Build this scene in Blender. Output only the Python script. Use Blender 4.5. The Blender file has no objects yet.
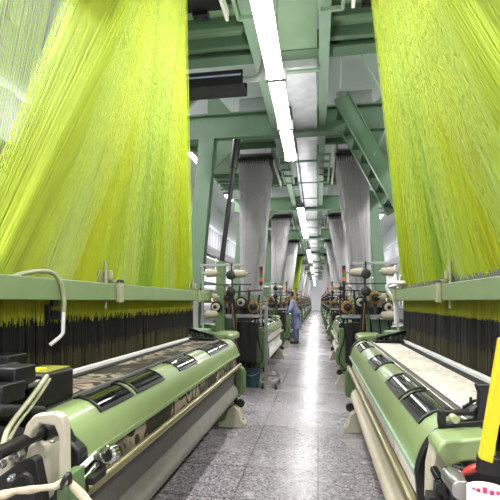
import bpy, bmesh, math, random
import numpy as np
from mathutils import Vector, Matrix
random.seed(7); rng = np.random.default_rng(7)
SC = bpy.context.scene; COL = SC.collection
PI = math.pi
XC = -0.27            # centre line of the aisle
PITCH = 6.0           # loom spacing along the aisle
YC0 = 3.2             # centre of the first looms
NL = 10               # looms in a row
# ------------------------------------------------------------------ camera
F = 430.0; PSI = math.atan(68/430); EYE = 1.45
cam = bpy.data.objects.new('camera', bpy.data.cameras.new('camera')); COL.objects.link(cam)
cam.location = (0, 0, EYE); cam.rotation_euler = (PI/2, 0, PSI)
cam.data.sensor_width = 36; cam.data.lens = F/500*36; cam.data.shift_y = 51/500
cam.data.clip_start = .05; cam.data.clip_end = 200
SC.camera = cam
cps, sps = math.cos(PSI), math.sin(PSI)
def at(px, py, d):
    """a point at real depth d (metres along the view) seen at px, py"""
    xr = (px-250)/F*d
    return Vector((xr*cps - d*sps, d*cps + xr*sps, EYE + (301-py)/F*d))
# ------------------------------------------------------------------ materials
def s2l(c): return tuple(((v/255)/12.92 if v/255 <= .04045 else ((v/255+.055)/1.055)**2.4) for v in c)
def new_mat(name):
    m = bpy.data.materials.new(name); m.use_nodes = True
    return m, m.node_tree, m.node_tree.nodes['Principled BSDF']
def N(nt, t, **kw):
    n = nt.nodes.new(t)
    for k, v in kw.items():
        if k in n.inputs.keys(): n.inputs[k].default_value = v
        else: setattr(n, k, v)
    return n
def coords(nt, scale=(1,1,1)):
    tc = N(nt, 'ShaderNodeTexCoord'); mp = N(nt, 'ShaderNodeMapping'); mp.inputs['Scale'].default_value = scale
    nt.links.new(tc.outputs['Object'], mp.inputs['Vector']); return mp.outputs['Vector']
def ramp(nt, stops, interp='LINEAR'):
    r = N(nt, 'ShaderNodeValToRGB'); r.color_ramp.interpolation = interp
    els = r.color_ramp.elements
    while len(els) < len(stops): els.new(.5)
    for e, (p, c) in zip(els, stops): e.position = p; e.color = (*c, 1)
    return r
def paint(name, rgb, rough=.4, metal=0.0, var=.12, scale=9, spec=.5, bump=0.0, coat=0.0):
    m, nt, b = new_mat(name); c = s2l(rgb)
    v = coords(nt); n = N(nt, 'ShaderNodeTexNoise', Scale=scale, Detail=5.0)
    nt.links.new(v, n.inputs['Vector'])
    r = ramp(nt, [(.25, tuple(x*(1-var) for x in c)), (.75, tuple(min(1, x*(1+var)) for x in c))])
    nt.links.new(n.outputs['Fac'], r.inputs['Fac']); nt.links.new(r.outputs['Color'], b.inputs['Base Color'])
    b.inputs['Roughness'].default_value = rough; b.inputs['Metallic'].default_value = metal
    b.inputs['Specular IOR Level'].default_value = spec; b.inputs['Coat Weight'].default_value = coat
    if bump:
        n2 = N(nt, 'ShaderNodeTexNoise', Scale=scale*12, Detail=3.0); nt.links.new(v, n2.inputs['Vector'])
        bp = N(nt, 'ShaderNodeBump', Strength=bump, Distance=.004)
        nt.links.new(n2.outputs['Fac'], bp.inputs['Height']); nt.links.new(bp.outputs['Normal'], b.inputs['Normal'])
    return m
M = {}
M['cover'] = paint('pale_green_enamel', (124,143,92), .3, var=.05, coat=.3)
M['beamgreen'] = paint('sage_green_enamel', (118,138,94), .38, var=.07)
M['frame'] = paint('loom_frame_green', (84,110,68), .42, var=.14)
M['gantry'] = paint('gantry_green', (92,120,92), .45, var=.1, scale=4)
M['gantrydark'] = paint('gantry_dark_green', (66,92,68), .5, var=.15, scale=4)
M['deck'] = paint('deck_green', (126,154,120), .5, var=.08, scale=3)
M['palegreen'] = paint('pale_grey_green', (142,168,144), .4, var=.08, scale=4)
M['black'] = paint('black_plastic', (11,11,11), .4, var=.3)
M['blackgloss'] = paint('black_gloss_acrylic', (7,7,8), .06, var=.3, coat=.6)
M['dark'] = paint('dark_iron', (30,30,28), .45, metal=.4, var=.3)
M['steel'] = paint('brushed_steel', (168,168,164), .28, metal=.9, var=.1)
M['chrome'] = paint('chrome', (205,205,200), .12, metal=1, var=.04)
M['brass'] = paint('oily_brass_rail', (158,150,112), .34, metal=.85, var=.12)
M['beige'] = paint('beige_casting', (170,165,144), .5, var=.12, bump=.25)
M['grey'] = paint('grey_enamel', (140,142,140), .45, var=.1)
M['greyrail'] = paint('dark_grey_profile', (98,98,98), .4, metal=.3)
M['white'] = paint('white_enamel', (222,222,218), .45, var=.04)
M['yellow'] = paint('yellow_paint', (224,198,28), .4, var=.06)
M['label'] = paint('yellow_label', (238,226,20), .5, var=.03)
M['olive'] = paint('olive_plate', (120,122,40), .5)
M['hose'] = paint('grey_green_hose', (150,152,118), .5, var=.1)
M['red'] = paint('red_plastic', (160,38,32), .35)
M['orange'] = paint('orange_plastic', (226,110,30), .35)
M['greenlens'] = paint('green_lens', (40,120,70), .3)
M['rag'] = paint('off_white_rag', (186,172,146), .9, var=.16, scale=30, bump=.6)
M['pink'] = paint('pink_print', (196,70,120), .6)
M['paper'] = paint('white_paper', (232,228,222), .7, var=.03)
M['blue'] = paint('blue_work_cloth', (116,124,152), .85, var=.15, scale=20)
M['navy'] = paint('dark_trousers', (92,98,126), .9, var=.15)
M['skin'] = paint('skin', (150,104,80), .55)
M['hair'] = paint('black_hair', (18,16,16), .6)
M['bucket'] = paint('teal_plastic', (46,76,84), .4)
M['cone'] = paint('cream_yarn', (156,148,130), .9, var=.08, scale=60, bump=.4)
M['conegrey'] = paint('grey_yarn', (150,146,138), .9, var=.1, scale=60, bump=.4)
M['gold'] = paint('golden_wheel', (140,106,48), .35, metal=.5)
M['rubber'] = paint('black_rubber', (26,26,26), .7)
M['lime'] = paint('lime_cord', (220,236,84), .6, var=.05)
M['limel'] = paint('pale_lime_cord', (224,240,132), .6, var=.05)
M['limey'] = paint('yellow_lime_cord', (222,232,62), .6, var=.05)
M['limed'] = paint('deep_lime_cord', (188,216,84), .6, var=.05)
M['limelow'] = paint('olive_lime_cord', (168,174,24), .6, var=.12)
M['whitecord'] = paint('white_cord', (240,239,238), .7, var=.03)
M['greycord'] = paint('grey_cord', (220,218,218), .7, var=.08)
M['heddle'] = paint('black_heddle', (14,14,13), .5, var=.3)
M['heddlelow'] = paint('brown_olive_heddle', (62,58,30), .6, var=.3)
M['plaster'] = paint('white_wall_paint', (224,226,228), .8, var=.03, scale=2)
M['shade'] = paint('grey_wall_panel', (124,126,130), .6, var=.1, scale=2)
M['darkwarp'] = paint('dark_warp_yarn', (58,56,50), .8, var=.2, scale=40)

def translucent(key, f):
    nt = M[key].node_tree; b = nt.nodes['Principled BSDF']; out = nt.nodes['Material Output']
    t = N(nt, 'ShaderNodeBsdfTranslucent'); mx = N(nt, 'ShaderNodeMixShader'); mx.inputs[0].default_value = f
    col = b.inputs['Base Color'].links[0].from_socket; nt.links.new(col, t.inputs['Color'])
    nt.links.new(b.outputs[0], mx.inputs[1]); nt.links.new(t.outputs[0], mx.inputs[2]); nt.links.new(mx.outputs[0], out.inputs['Surface'])
for k in ('lime','limel','limey','limed','whitecord','greycord'): translucent(k, .5)
def emis(name, rgb, st):
    m, nt, b = new_mat(name)
    b.inputs['Base Color'].default_value = (.9,.9,.9,1)
    b.inputs['Emission Color'].default_value = (*rgb, 1); b.inputs['Emission Strength'].default_value = st; m.cycles.emission_sampling = 'NONE'
    return m
M['tube'] = emis('fluorescent_tube', (.95,1,.98), 9)
M['amberled'] = emis('amber_indicator', (1,.45,.05), 2)

def floor_mat():
    m, nt, b = new_mat('terrazzo_tiles'); v = coords(nt)
    vo = N(nt, 'ShaderNodeTexVoronoi', Scale=70.0); nt.links.new(v, vo.inputs['Vector'])
    sep = N(nt, 'ShaderNodeSeparateColor'); nt.links.new(vo.outputs['Color'], sep.inputs['Color'])
    r = ramp(nt, [(0, s2l((80,75,78))), (.3, s2l((134,129,131))), (.7, s2l((150,145,147))), (1, s2l((186,182,182)))])
    nt.links.new(sep.outputs['Red'], r.inputs['Fac'])
    n = N(nt, 'ShaderNodeTexNoise', Scale=1.3, Detail=6.0); nt.links.new(v, n.inputs['Vector'])
    r2 = ramp(nt, [(.3, (.94,.94,.95)), (.7, (1.02,1.02,1.02))]); nt.links.new(n.outputs['Fac'], r2.inputs['Fac'])
    mx = N(nt, 'ShaderNodeMix', data_type='RGBA', blend_type='MULTIPLY'); mx.inputs[0].default_value = 1
    nt.links.new(r.outputs['Color'], mx.inputs[6]); nt.links.new(r2.outputs['Color'], mx.inputs[7])
    br = N(nt, 'ShaderNodeTexBrick'); br.offset = 0; br.inputs['Scale'].default_value = 1
    br.inputs['Mortar Size'].default_value = .009; br.inputs['Brick Width'].default_value = .62; br.inputs['Row Height'].default_value = .62
    br.inputs['Mortar Smooth'].default_value = .3
    for k in ('Color1', 'Color2'): br.inputs[k].default_value = (1,1,1,1)
    br.inputs['Color2'].default_value = (.97,.97,.98,1); br.inputs['Mortar'].default_value = (.5,.49,.5,1)
    nt.links.new(v, br.inputs['Vector'])
    mx2 = N(nt, 'ShaderNodeMix', data_type='RGBA', blend_type='MULTIPLY'); mx2.inputs[0].default_value = 1
    nt.links.new(mx.outputs[2], mx2.inputs[6]); nt.links.new(br.outputs['Color'], mx2.inputs[7])
    nt.links.new(mx2.outputs[2], b.inputs['Base Color'])
    r3 = ramp(nt, [(.3, (.25,.25,.25)), (.7, (.29,.29,.29))]); nt.links.new(n.outputs['Fac'], r3.inputs['Fac'])
    nt.links.new(r3.outputs['Color'], b.inputs['Roughness']); b.inputs['Specular IOR Level'].default_value = .6
    return m
M['floor'] = floor_mat()

def cloth_mat(name, ground, motif, contrast_lo, contrast_hi, scale):
    m, nt, b = new_mat(name); v = coords(nt)
    n = N(nt, 'ShaderNodeTexNoise', Scale=scale*.8, Detail=2.0); nt.links.new(v, n.inputs['Vector'])
    vm = N(nt, 'ShaderNodeVectorMath', operation='MULTIPLY_ADD'); vm.inputs[1].default_value = (.22,.22,.22)
    nt.links.new(n.outputs['Color'], vm.inputs[0]); nt.links.new(v, vm.inputs[2])
    vo = N(nt, 'ShaderNodeTexVoronoi', Scale=scale); nt.links.new(vm.outputs[0], vo.inputs['Vector'])
    wv = N(nt, 'ShaderNodeMath', operation='MULTIPLY'); wv.inputs[1].default_value = 21.0
    nt.links.new(vo.outputs['Distance'], wv.inputs[0])
    sn = N(nt, 'ShaderNodeMath', operation='SINE'); nt.links.new(wv.outputs[0], sn.inputs[0])
    n2 = N(nt, 'ShaderNodeTexNoise', Scale=scale*.55, Detail=1.0); nt.links.new(v, n2.inputs['Vector'])
    rr = ramp(nt, [(contrast_lo, (0,0,0)), (contrast_hi, (1,1,1))]); nt.links.new(n2.outputs['Fac'], rr.inputs['Fac'])
    mu = N(nt, 'ShaderNodeMath', operation='MULTIPLY', use_clamp=True)
    r1 = ramp(nt, [(.45, (0,0,0)), (.6, (1,1,1))])
    ad = N(nt, 'ShaderNodeMath', operation='MULTIPLY_ADD'); ad.inputs[1].default_value = .5; ad.inputs[2].default_value = .5
    nt.links.new(sn.outputs[0], ad.inputs[0]); nt.links.new(ad.outputs[0], r1.inputs['Fac'])
    nt.links.new(r1.outputs['Color'], mu.inputs[0]); nt.links.new(rr.outputs['Color'], mu.inputs[1])
    mx = N(nt, 'ShaderNodeMix', data_type='RGBA'); nt.links.new(mu.outputs[0], mx.inputs[0])
    mx.inputs[6].default_value = (*s2l(ground), 1); mx.inputs[7].default_value = (*s2l(motif), 1)
    nt.links.new(mx.outputs[2], b.inputs['Base Color']); b.inputs['Roughness'].default_value = .75
    b.inputs['Specular IOR Level'].default_value = .2
    return m
M['paisley'] = cloth_mat('dark_paisley_cloth', (62,62,50), (168,154,134), .42, .52, 5.2)
M['cream'] = cloth_mat('cream_figured_cloth', (222,216,202), (196,190,176), .45, .6, 6.0)
M['plainwhite'] = paint('plain_white_cloth', (216,214,206), .8, var=.05)
M['rollgrey'] = paint('grey_cloth_roll', (128,126,118), .7, var=.12, scale=20)
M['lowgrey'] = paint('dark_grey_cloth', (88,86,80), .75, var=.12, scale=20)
M['rollcream'] = paint('cream_cloth_roll', (196,188,164), .7, var=.08, scale=20)

def duct_mat():
    m, nt, b = new_mat('galvanised_duct'); v = coords(nt)
    n = N(nt, 'ShaderNodeTexNoise', Scale=5.0, Detail=4.0); nt.links.new(v, n.inputs['Vector'])
    r = ramp(nt, [(.3, s2l((196,198,202))), (.7, s2l((228,228,232)))]); nt.links.new(n.outputs['Fac'], r.inputs['Fac'])
    nt.links.new(r.outputs['Color'], b.inputs['Base Color']); b.inputs['Metallic'].default_value = .2
    b.inputs['Roughness'].default_value = .32
    bp = N(nt, 'ShaderNodeBump', Strength=.25, Distance=.03); nt.links.new(n.outputs['Fac'], bp.inputs['Height'])
    nt.links.new(bp.outputs['Normal'], b.inputs['Normal'])
    return m
M['duct'] = duct_mat()
def wall_grid():
    m, nt, b = new_mat('white_panels'); v = coords(nt)
    sw = N(nt, 'ShaderNodeSeparateXYZ'); nt.links.new(v, sw.inputs[0]); cb = N(nt, 'ShaderNodeCombineXYZ')
    nt.links.new(sw.outputs['Y'], cb.inputs['X']); nt.links.new(sw.outputs['Z'], cb.inputs['Y'])
    br = N(nt, 'ShaderNodeTexBrick'); br.offset = 0; br.inputs['Scale'].default_value = 1
    br.inputs['Mortar Size'].default_value = .008; br.inputs['Brick Width'].default_value = 1.2; br.inputs['Row Height'].default_value = .55
    br.inputs['Color1'].default_value = (.78,.79,.81,1); br.inputs['Color2'].default_value = (.74,.75,.78,1); br.inputs['Mortar'].default_value = (.45,.46,.5,1)
    nt.links.new(cb.outputs[0], br.inputs['Vector']); nt.links.new(br.outputs['Color'], b.inputs['Base Color'])
    b.inputs['Roughness'].default_value = .6
    return m
M['wallgrid'] = wall_grid()
# ------------------------------------------------------------------ mesh builder
class MB:
    def __init__(s): s.v = []; s.f = []; s.mi = []; s.cur = 0
    def add(s, vs, fs):
        o = len(s.v); s.v += [tuple(v) for v in vs]
        for f in fs: s.f.append(tuple(i+o for i in f)); s.mi.append(s.cur)
        return s
    def box(s, lo, hi, rot=None, piv=None):
        (a,b,c),(d,e,f) = lo, hi
        a,d = min(a,d),max(a,d); b,e = min(b,e),max(b,e); c,f = min(c,f),max(c,f)
        vs = [Vector(p) for p in ((a,b,c),(d,b,c),(d,e,c),(a,e,c),(a,b,f),(d,b,f),(d,e,f),(a,e,f))]
        if rot is not None:
            p = Vector(piv) if piv is not None else Vector(((a+d)/2,(b+e)/2,(c+f)/2))
            vs = [p + rot @ (v-p) for v in vs]
        return s.add(vs, [(0,3,2,1),(4,5,6,7),(0,1,5,4),(1,2,6,5),(2,3,7,6),(3,0,4,7)])
    def cbox(s, c, size, rot=None):
        c = Vector(c); h = Vector(size)/2
        return s.box(c-h, c+h, rot, c)
    def bar(s, p0, p1, w, h, up=(0,0,1)):
        p0, p1 = Vector(p0), Vector(p1); t = (p1-p0).normalized(); u = Vector(up)
        if abs(t.dot(u)) > .98: u = Vector((0,1,0))
        x = t.cross(u).normalized(); z = x.cross(t)
        vs = [p + x*sx*w/2 + z*sz*h/2 for p in (p0, p1) for sx, sz in ((-1,-1),(1,-1),(1,1),(-1,1))]
        return s.add(vs, [(0,1,2,3),(7,6,5,4),(0,4,5,1),(1,5,6,2),(2,6,7,3),(3,7,4,0)])
    def tube(s, pts, r, n=10, caps=True, smooth=0):
        pts = [Vector(p) for p in pts]
        if smooth: pts = catmull(pts, smooth)
        rs = r if isinstance(r, (list, tuple)) else [r]*len(pts)
        if len(rs) != len(pts): rs = [rs[0] + (rs[-1]-rs[0])*i/(len(pts)-1) for i in range(len(pts))]
        vs = []; x = None
        for i, p in enumerate(pts):
            t = (pts[min(i+1, len(pts)-1)] - pts[max(i-1, 0)]).normalized()
            if x is None:
                a = Vector((0,0,1)) if abs(t.z) < .9 else Vector((1,0,0)); x = t.cross(a).normalized()
            else:
                x = (x - t*x.dot(t)).normalized()
            y = t.cross(x)
            vs += [p + (x*math.cos(2*PI*k/n) + y*math.sin(2*PI*k/n))*rs[i] for k in range(n)]
        fs = [(i*n+k, i*n+(k+1) % n, (i+1)*n+(k+1) % n, (i+1)*n+k) for i in range(len(pts)-1) for k in range(n)]
        if caps: fs += [tuple(range(n-1, -1, -1)), tuple((len(pts)-1)*n+k for k in range(n))]
        return s.add(vs, fs)
    def cyl(s, p0, p1, r0, r1=None, n=20): return s.tube([p0, p1], [r0, r0 if r1 is None else r1], n)
    def lathe(s, p0, axis, prof, n=24):
        """prof: list of (distance along axis, radius)"""
        p0 = Vector(p0); t = Vector(axis).normalized(); a = Vector((0,0,1)) if abs(t.z) < .9 else Vector((1,0,0))
        x = t.cross(a).normalized(); y = t.cross(x); m = len(prof)
        vs = [p0 + t*d + (x*math.cos(2*PI*k/n)+y*math.sin(2*PI*k/n))*r for d, r in prof for k in range(n)]
        fs = [(i*n+k, i*n+(k+1) % n, (i+1)*n+(k+1) % n, (i+1)*n+k) for i in range(m-1) for k in range(n)]
        fs += [tuple(range(n-1, -1, -1)), tuple((m-1)*n+k for k in range(n))]
        return s.add(vs, fs)
    def prism(s, poly, a0, a1, put):
        """closed polygon extruded; put(p, q, a) -> xyz"""
        n = len(poly); vs = [put(p, q, a) for a in (a0, a1) for p, q in poly]
        fs = [tuple(range(n)), tuple(range(2*n-1, n-1, -1))] + [(i, (i+1) % n, n+(i+1) % n, n+i) for i in range(n)]
        return s.add(vs, fs)
    def sheet(s, prof, a0, a1, put, th, seg=1):
        """open profile extruded along a with thickness th (inward normal)"""
        pr = [Vector(p) for p in prof]; inn = []
        for i, p in enumerate(pr):
            t = (pr[min(i+1, len(pr)-1)] - pr[max(i-1, 0)]).normalized(); inn.append(p - Vector((t.y, -t.x))*th)
        return s.prism([tuple(p) for p in pr] + [tuple(p) for p in reversed(inn)], a0, a1, put)
    def build(s, name, mat, parent=None, bevel=0, smooth=True, loc=None, ang=35, seg=2):
        me = bpy.data.meshes.new(name); me.from_pydata(s.v, [], s.f)
        mats = mat if isinstance(mat, (list, tuple)) else [mat]
        for k in mats: me.materials.append(M[k])
        if len(mats) > 1: me.polygons.foreach_set('material_index', s.mi)
        if len(s.v) < 30000:
            bm = bmesh.new(); bm.from_mesh(me); bmesh.ops.recalc_face_normals(bm, faces=bm.faces); bm.to_mesh(me); bm.free()
        if smooth and len(s.v) < 30000:
            me.polygons.foreach_set('use_smooth', [True]*len(me.polygons)); me.set_sharp_from_angle(angle=math.radians(ang))
        me.update()
        o = bpy.data.objects.new(name, me); COL.objects.link(o)
        if bevel:
            b = o.modifiers.new('Bevel', 'BEVEL'); b.width = bevel; b.segments = seg; b.limit_method = 'ANGLE'; b.angle_limit = math.radians(40)
        if parent: o.parent = parent
        if loc is not None: o.location = loc
        return o
def catmull(p, k):
    out = []
    for i in range(len(p)-1):
        a, b, c, d = p[max(i-1,0)], p[i], p[i+1], p[min(i+2,len(p)-1)]
        for j in range(k):
            t = j/k
            out.append(.5*((2*b) + (c-a)*t + (2*a-5*b+4*c-d)*t*t + (3*b-a-3*c+d)*t**3))
    return out + [p[-1]]
def tag(o, label=None, cat=None, group=None, kind=None):
    if label: o['label'] = label
    if cat: o['category'] = cat
    if group: o['group'] = group
    if kind: o['kind'] = kind
    return o
def empty(name, loc, label, cat, group=None):
    o = bpy.data.objects.new(name, None); COL.objects.link(o); o.location = loc; o.empty_display_size = .1
    return tag(o, label, cat, group)
def copy_tree(o, parent=None, kids=None):
    kids = kids or {}
    c = o.copy(); COL.objects.link(c); c.parent = parent
    for ch in list(o.children): copy_tree(ch, c)
    return c
ORD = ['first','second','third','fourth','fifth','sixth','seventh','eighth','ninth','tenth','eleventh','twelfth']
SIDE = {-1: 'left', 1: 'right'}
# ------------------------------------------------------------------ setting
Y0, Y1 = -5.0, 66.0; XL, XR = -5.6, 5.06; ZC = 6.6
def struct(name, mb, mat): return tag(mb.build(name, mat, smooth=False), kind='structure')
struct('floor', MB().box((XL,Y0,-.2), (XR,Y1,0)), 'floor')
struct('ceiling', MB().box((XL,Y0,ZC), (XR,Y1,ZC+.2)), 'plaster')
struct('wall_left', MB().box((XL-.2,Y0,0), (XL,Y1,ZC)), 'wallgrid')
struct('wall_right', MB().box((XR,Y0,0), (XR+.2,Y1,ZC)), 'wallgrid')
struct('wall_back', MB().box((XL,Y1,0), (XR,Y1+.2,ZC)), 'plaster')
struct('wall_front', MB().box((XL,Y0-.2,0), (XR,Y0,ZC)), 'plaster')
# grey corrugated cladding strip and dark ledge, high on each side wall
for s in (-1, 1):
    xw = XL if s < 0 else XR
    mb = MB(); n = 0; y = Y0+.1; pts = []
    while y < 45:
        for dx in (.05, .05, .12, .12): pts.append((y, dx)); y += .16 if dx == pts[-1][1] else .05
    pr = [(p[0], p[1]) for p in pts] + [(pts[-1][0], .0), (pts[0][0], .0)]
    mb.prism(pr, 4.1, 5.25, lambda p, q, a: (xw - s*q, p, a))
    struct('trim_%d' % (1 if s < 0 else 2), mb, 'shade')
    struct('trim_%d' % (3 if s < 0 else 4), MB().box((xw, Y0, 3.7), (xw-s*.5, 45, 4.08)), 'dark')
# ------------------------------------------------------------------ looms
PROF = [(.805,1.0),(.79,1.018),(.76,1.022),(.72,1.012),(.685,.99),(.655,.955),(.635,.915),(.622,.875),(.615,.84)]
def prof_at(t):
    t *= len(PROF)-1; i = min(int(t), len(PROF)-2); f = t-i
    return (PROF[i][0]*(1-f)+PROF[i+1][0]*f, PROF[i][1]*(1-f)+PROF[i+1][1]*f)
def sub_prof(t0, t1, n, off):
    P = [Vector(prof_at(t0+(t1-t0)*i/n)) for i in range(n+1)]; out = []
    for i, p in enumerate(P):
        t = (P[min(i+1, n)]-P[max(i-1, 0)]).normalized(); out.append(tuple(p + Vector((t.y, -t.x))*off))
    return out
HL = 1.6
def make_loom(s, cloth, below, rollmat, wins, label, group=None, near=True):
    put = lambda u, z, a: (s*u, a, z)
    X = lambda u: s*u
    r = empty('weaving_loom', (XC, YC0, 0), label, 'loom', group)
    # breast cover
    yn = -HL if near or s > 0 else -HL-.1
    cv = MB().sheet(PROF, yn, HL, put, .008).build('breast_cover', 'cover', r)
    MB().bar((X(.61),yn,.842), (X(.61),HL,.842), .01, .02).build('cover_lip', 'cover' if s < 0 else 'palegreen', cv)  # right lip coloured paler to imitate a reflection along the lower edge
    for a, b in wins:
        w = MB().sheet(sub_prof(.13, .58, 8, .005), a, b, put, .012).build('window_panel', 'blackgloss', cv)
        fr = MB()
        fr.sheet(sub_prof(.13, .18, 3, .009), a, b, put, .01); fr.sheet(sub_prof(.54, .59, 3, .009), a, b, put, .01)
        for q in (a, b): fr.sheet(sub_prof(.13, .59, 8, .009), q-.008, q+.008, put, .012)
        fr.build('window_rim', 'black', w)
        gl = MB(); gl.sheet(sub_prof(.17, .25, 3, .012), a+.02, b-.04, put, .006); gl.build('window_handle', 'steel', w)
    # end plates of the cover
    poly = [(u, z) for u, z in PROF] + [(.63,.76),(.8,.76)]
    for y0, y1 in ((yn-.035, yn), (HL, HL+.03)):
        MB().prism([(u-.01 if u < .7 else u, z+.012) for u, z in PROF] + [(.62,.7),(.86,.7)], y0, y1, put).build('end_plate', 'black', r, bevel=.006)
    # cloth : from reed over the breast and down to the roll
    top = [(1.19,1.0),(1.1,1.004),(.95,1.006),(.81,1.005)]
    MB().sheet(top, -HL+.06, HL-.06, put, -.004).build('woven_cloth', cloth, r)
    MB().sheet([(.655,.85),(.638,.8),(.632,.73)], -HL+.06, HL-.06, put, .004).build('hanging_cloth', below, r)
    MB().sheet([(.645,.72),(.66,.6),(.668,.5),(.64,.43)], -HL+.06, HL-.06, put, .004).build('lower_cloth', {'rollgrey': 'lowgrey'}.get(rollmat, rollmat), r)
    MB().cyl((X(.606),-HL-.1,.722), (X(.606),HL+.02,.722), .022).build('take_up_rail', 'brass', r)
    MB().cyl((X(.632),-HL-.1,.69), (X(.632),HL+.02,.69), .014).build('guide_rail', 'steel', r)
    ro = MB().lathe((X(.72),-HL+.05,.42), (0,1,0), [(0,.06),(.0,.1),(2*HL-.1,.1),(2*HL-.1,.06)], 28).build('cloth_roll', rollmat, r)
    MB().cyl((X(.72),-HL-.03,.42), (X(.72),HL+.03,.42), .035).build('roll_shaft', 'dark', ro)
    # temple bar and reed cap behind the fell of the cloth
    MB().bar((X(.83),-HL,1.012), (X(.83),HL,1.012), .022, .018).build('front_trim_rail', 'greyrail', r, bevel=.003)
    MB().bar((X(1.172),-1.72,1.026), (X(1.172),1.72,1.026), .034, .028).build('reed_cap', 'white', r, bevel=.004)
    MB().bar((X(1.13),-1.7,1.01), (X(1.13),1.7,1.01), .045, .018).build('temple_bar', 'dark', r, bevel=.004)
    # inner dark bed, warp beam, and black sheet painted for shade behind the heddles
    b = MB(); b.box((X(.86),-HL,.30), (X(1.75),HL,.93)); b.build('machine_bed', 'black', r)
    MB().box((X(1.47),-1.72,.9), (X(1.5),1.72,1.46)).build('harness_shade_sheet', 'black', r)
    wb = MB().lathe((X(2.12),-HL,.62), (0,1,0), [(0,.1),(0,.42),(.04,.42),(.04,.33),(2*HL-.04,.33),(2*HL-.04,.42),(2*HL,.42),(2*HL,.1)], 36).build('warp_beam', 'darkwarp', r)
    MB().cyl((X(2.12),-HL-.2,.62), (X(2.12),HL+.2,.62), .05).build('beam_shaft', 'steel', wb)
    # end frames with feet
    side_poly = [(.66,.0),(.72,.18),(.74,.5),(.66,.62),(.64,.78),(.82,.9),(1.2,.96),(1.4,1.02),(1.75,1.05),(2.0,.92),(2.3,.72),(2.3,.52),(2.0,.3),(1.95,.0),(1.7,.0),(1.6,.2),(1.05,.2),(.98,.0)]
    for y0, y1 in ((-HL-.17, -HL-.05), (HL+.05, HL+.17))[0 if near else 1:]:
        e = MB().prism(side_poly, y0, y1, put).build('end_frame', 'frame', r, bevel=.012)
        yo = (y0+y1)/2
        f = MB()
        f.prism([(.56,0),(.56,.05),(.6,.09),(.62,.2),(.68,.24),(.75,.2),(.79,.08),(.86,.05),(.86,0)], yo-.09, yo+.09, put)
        f.build('foot', 'beige', e, bevel=.008)
        MB().cyl((X(.6),yo,.05), (X(.6),yo,.085), .022, n=6).build('foot_bolt', 'dark', e)
        g = MB(); g.prism([(.585,.37),(.57,.42),(.57,.62),(.6,.68),(.66,.68),(.69,.6),(.69,.42),(.66,.36)], y1-.05 if y0 > 0 else y0-.02, y1+.05 if y0 > 0 else y1-.05, put)
        g.build('chain_guard', 'frame', e, bevel=.02, seg=3)
        h = MB(); h.cyl((X(.63),y1+.03 if y0 > 0 else y0-.03,.25), (X(.63),y1-.02 if y0 > 0 else y0+.02,.25), .05); h.cyl((X(.7),y1+.05 if y0 > 0 else y0-.05,.3), (X(.7),y1-.02,.3), .035)
        h.build('drive_gear', 'dark', e, bevel=.004)
    # comber beam across the front of the harness
    cb = MB().box((X(1.12),-1.9,1.455), (X(1.175),2.25,1.57)).build('comber_beam', 'beamgreen', r, bevel=.005)
    if s > 0: MB().box((X(1.178),-1.9,1.56), (X(1.2),2.2,1.615)).build('cable_channel', 'greyrail', cb, bevel=.003)
    MB().box((X(1.105),2.24,1.425), (X(1.2),2.33,1.595)).build('end_cap', 'frame', cb, bevel=.006)
    MB().cyl((X(1.1),2.29,1.47), (X(1.104),2.29,1.47), .018, n=12).build('indicator_light', 'amberled', cb)
    for yc in ((-.35, 1.7) if s < 0 else (.0, 1.75)):
        k = MB(); k.box((X(1.095),yc-.035,1.44), (X(1.12),yc+.035,1.6)); k.box((X(1.095),yc-.035,1.575), (X(1.2),yc+.035,1.6))
        k.box((X(1.18),yc-.16,1.575), (X(1.2),yc+.03,1.66)); k.cyl((X(1.15),yc-.13,1.4), (X(1.15),yc-.13,1.72), .01); k.box((X(1.13),yc-.1,1.6),(X(1.17),yc-.06,1.66))
        k.build('beam_clamp', 'hose', cb, bevel=.004)
    # machinery on top of the far end
    m = MB(); m.box((X(.95),HL-.02,.98), (X(1.35),HL+.3,1.06)); m.box((X(1.0),HL+.02,1.05), (X(1.18),HL+.26,1.12)); m.cyl((X(.9),HL+.1,1.05), (X(1.2),HL+.1,1.1), .03)
    m.build('end_gearbox', 'frame', r, bevel=.02)
    m = MB(); m.prism([(.72,.98),(.72,1.05),(.78,1.07),(.98,1.07),(.98,.98)], HL+.12, HL+.62, put); m.build('side_cover', 'cover', r, bevel=.02, seg=3)
    m = MB()
    for i in range(7): m.cyl((X(.88+.05*i),HL-.1+.03*(i % 3),1.03), (X(.9+.05*i),HL-.1+.03*(i % 3),1.07+.012*(i % 2)), .018, n=10)
    m.box((X(.86),HL-.16,1.01), (X(1.24),HL,1.035)); m.bar((X(.9),HL-.1,1.06), (X(1.22),HL+.02,1.13), .04, .03)
    m.build('weft_selector', 'black', r, bevel=.003)
    # side channel box facing the aisle at the far end
    MB().box((X(.72),HL+.17,.1), (X(1.4),HL+.24,.9)).build('end_guard', 'frame', r, bevel=.01)
    return r
WINL = [(-1.45,-1.13),(-1.07,-.68),(-.36,.06),(.48,.86),(.9,1.28)]
WINR = [(-1.42,-1.06),(-1.0,-.58),(-.12,.3),(.92,1.36)]
loom0 = {-1: make_loom(-1, 'paisley', 'paisley', 'rollgrey', WINL, 'pale green weaving loom carrying dark paisley cloth, in front on the left of the aisle', None, False),
          1: make_loom(1, 'cream', 'cream', 'rollcream', WINR, 'pale green weaving loom carrying cream cloth, in front on the right of the aisle', None, False)}
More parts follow.
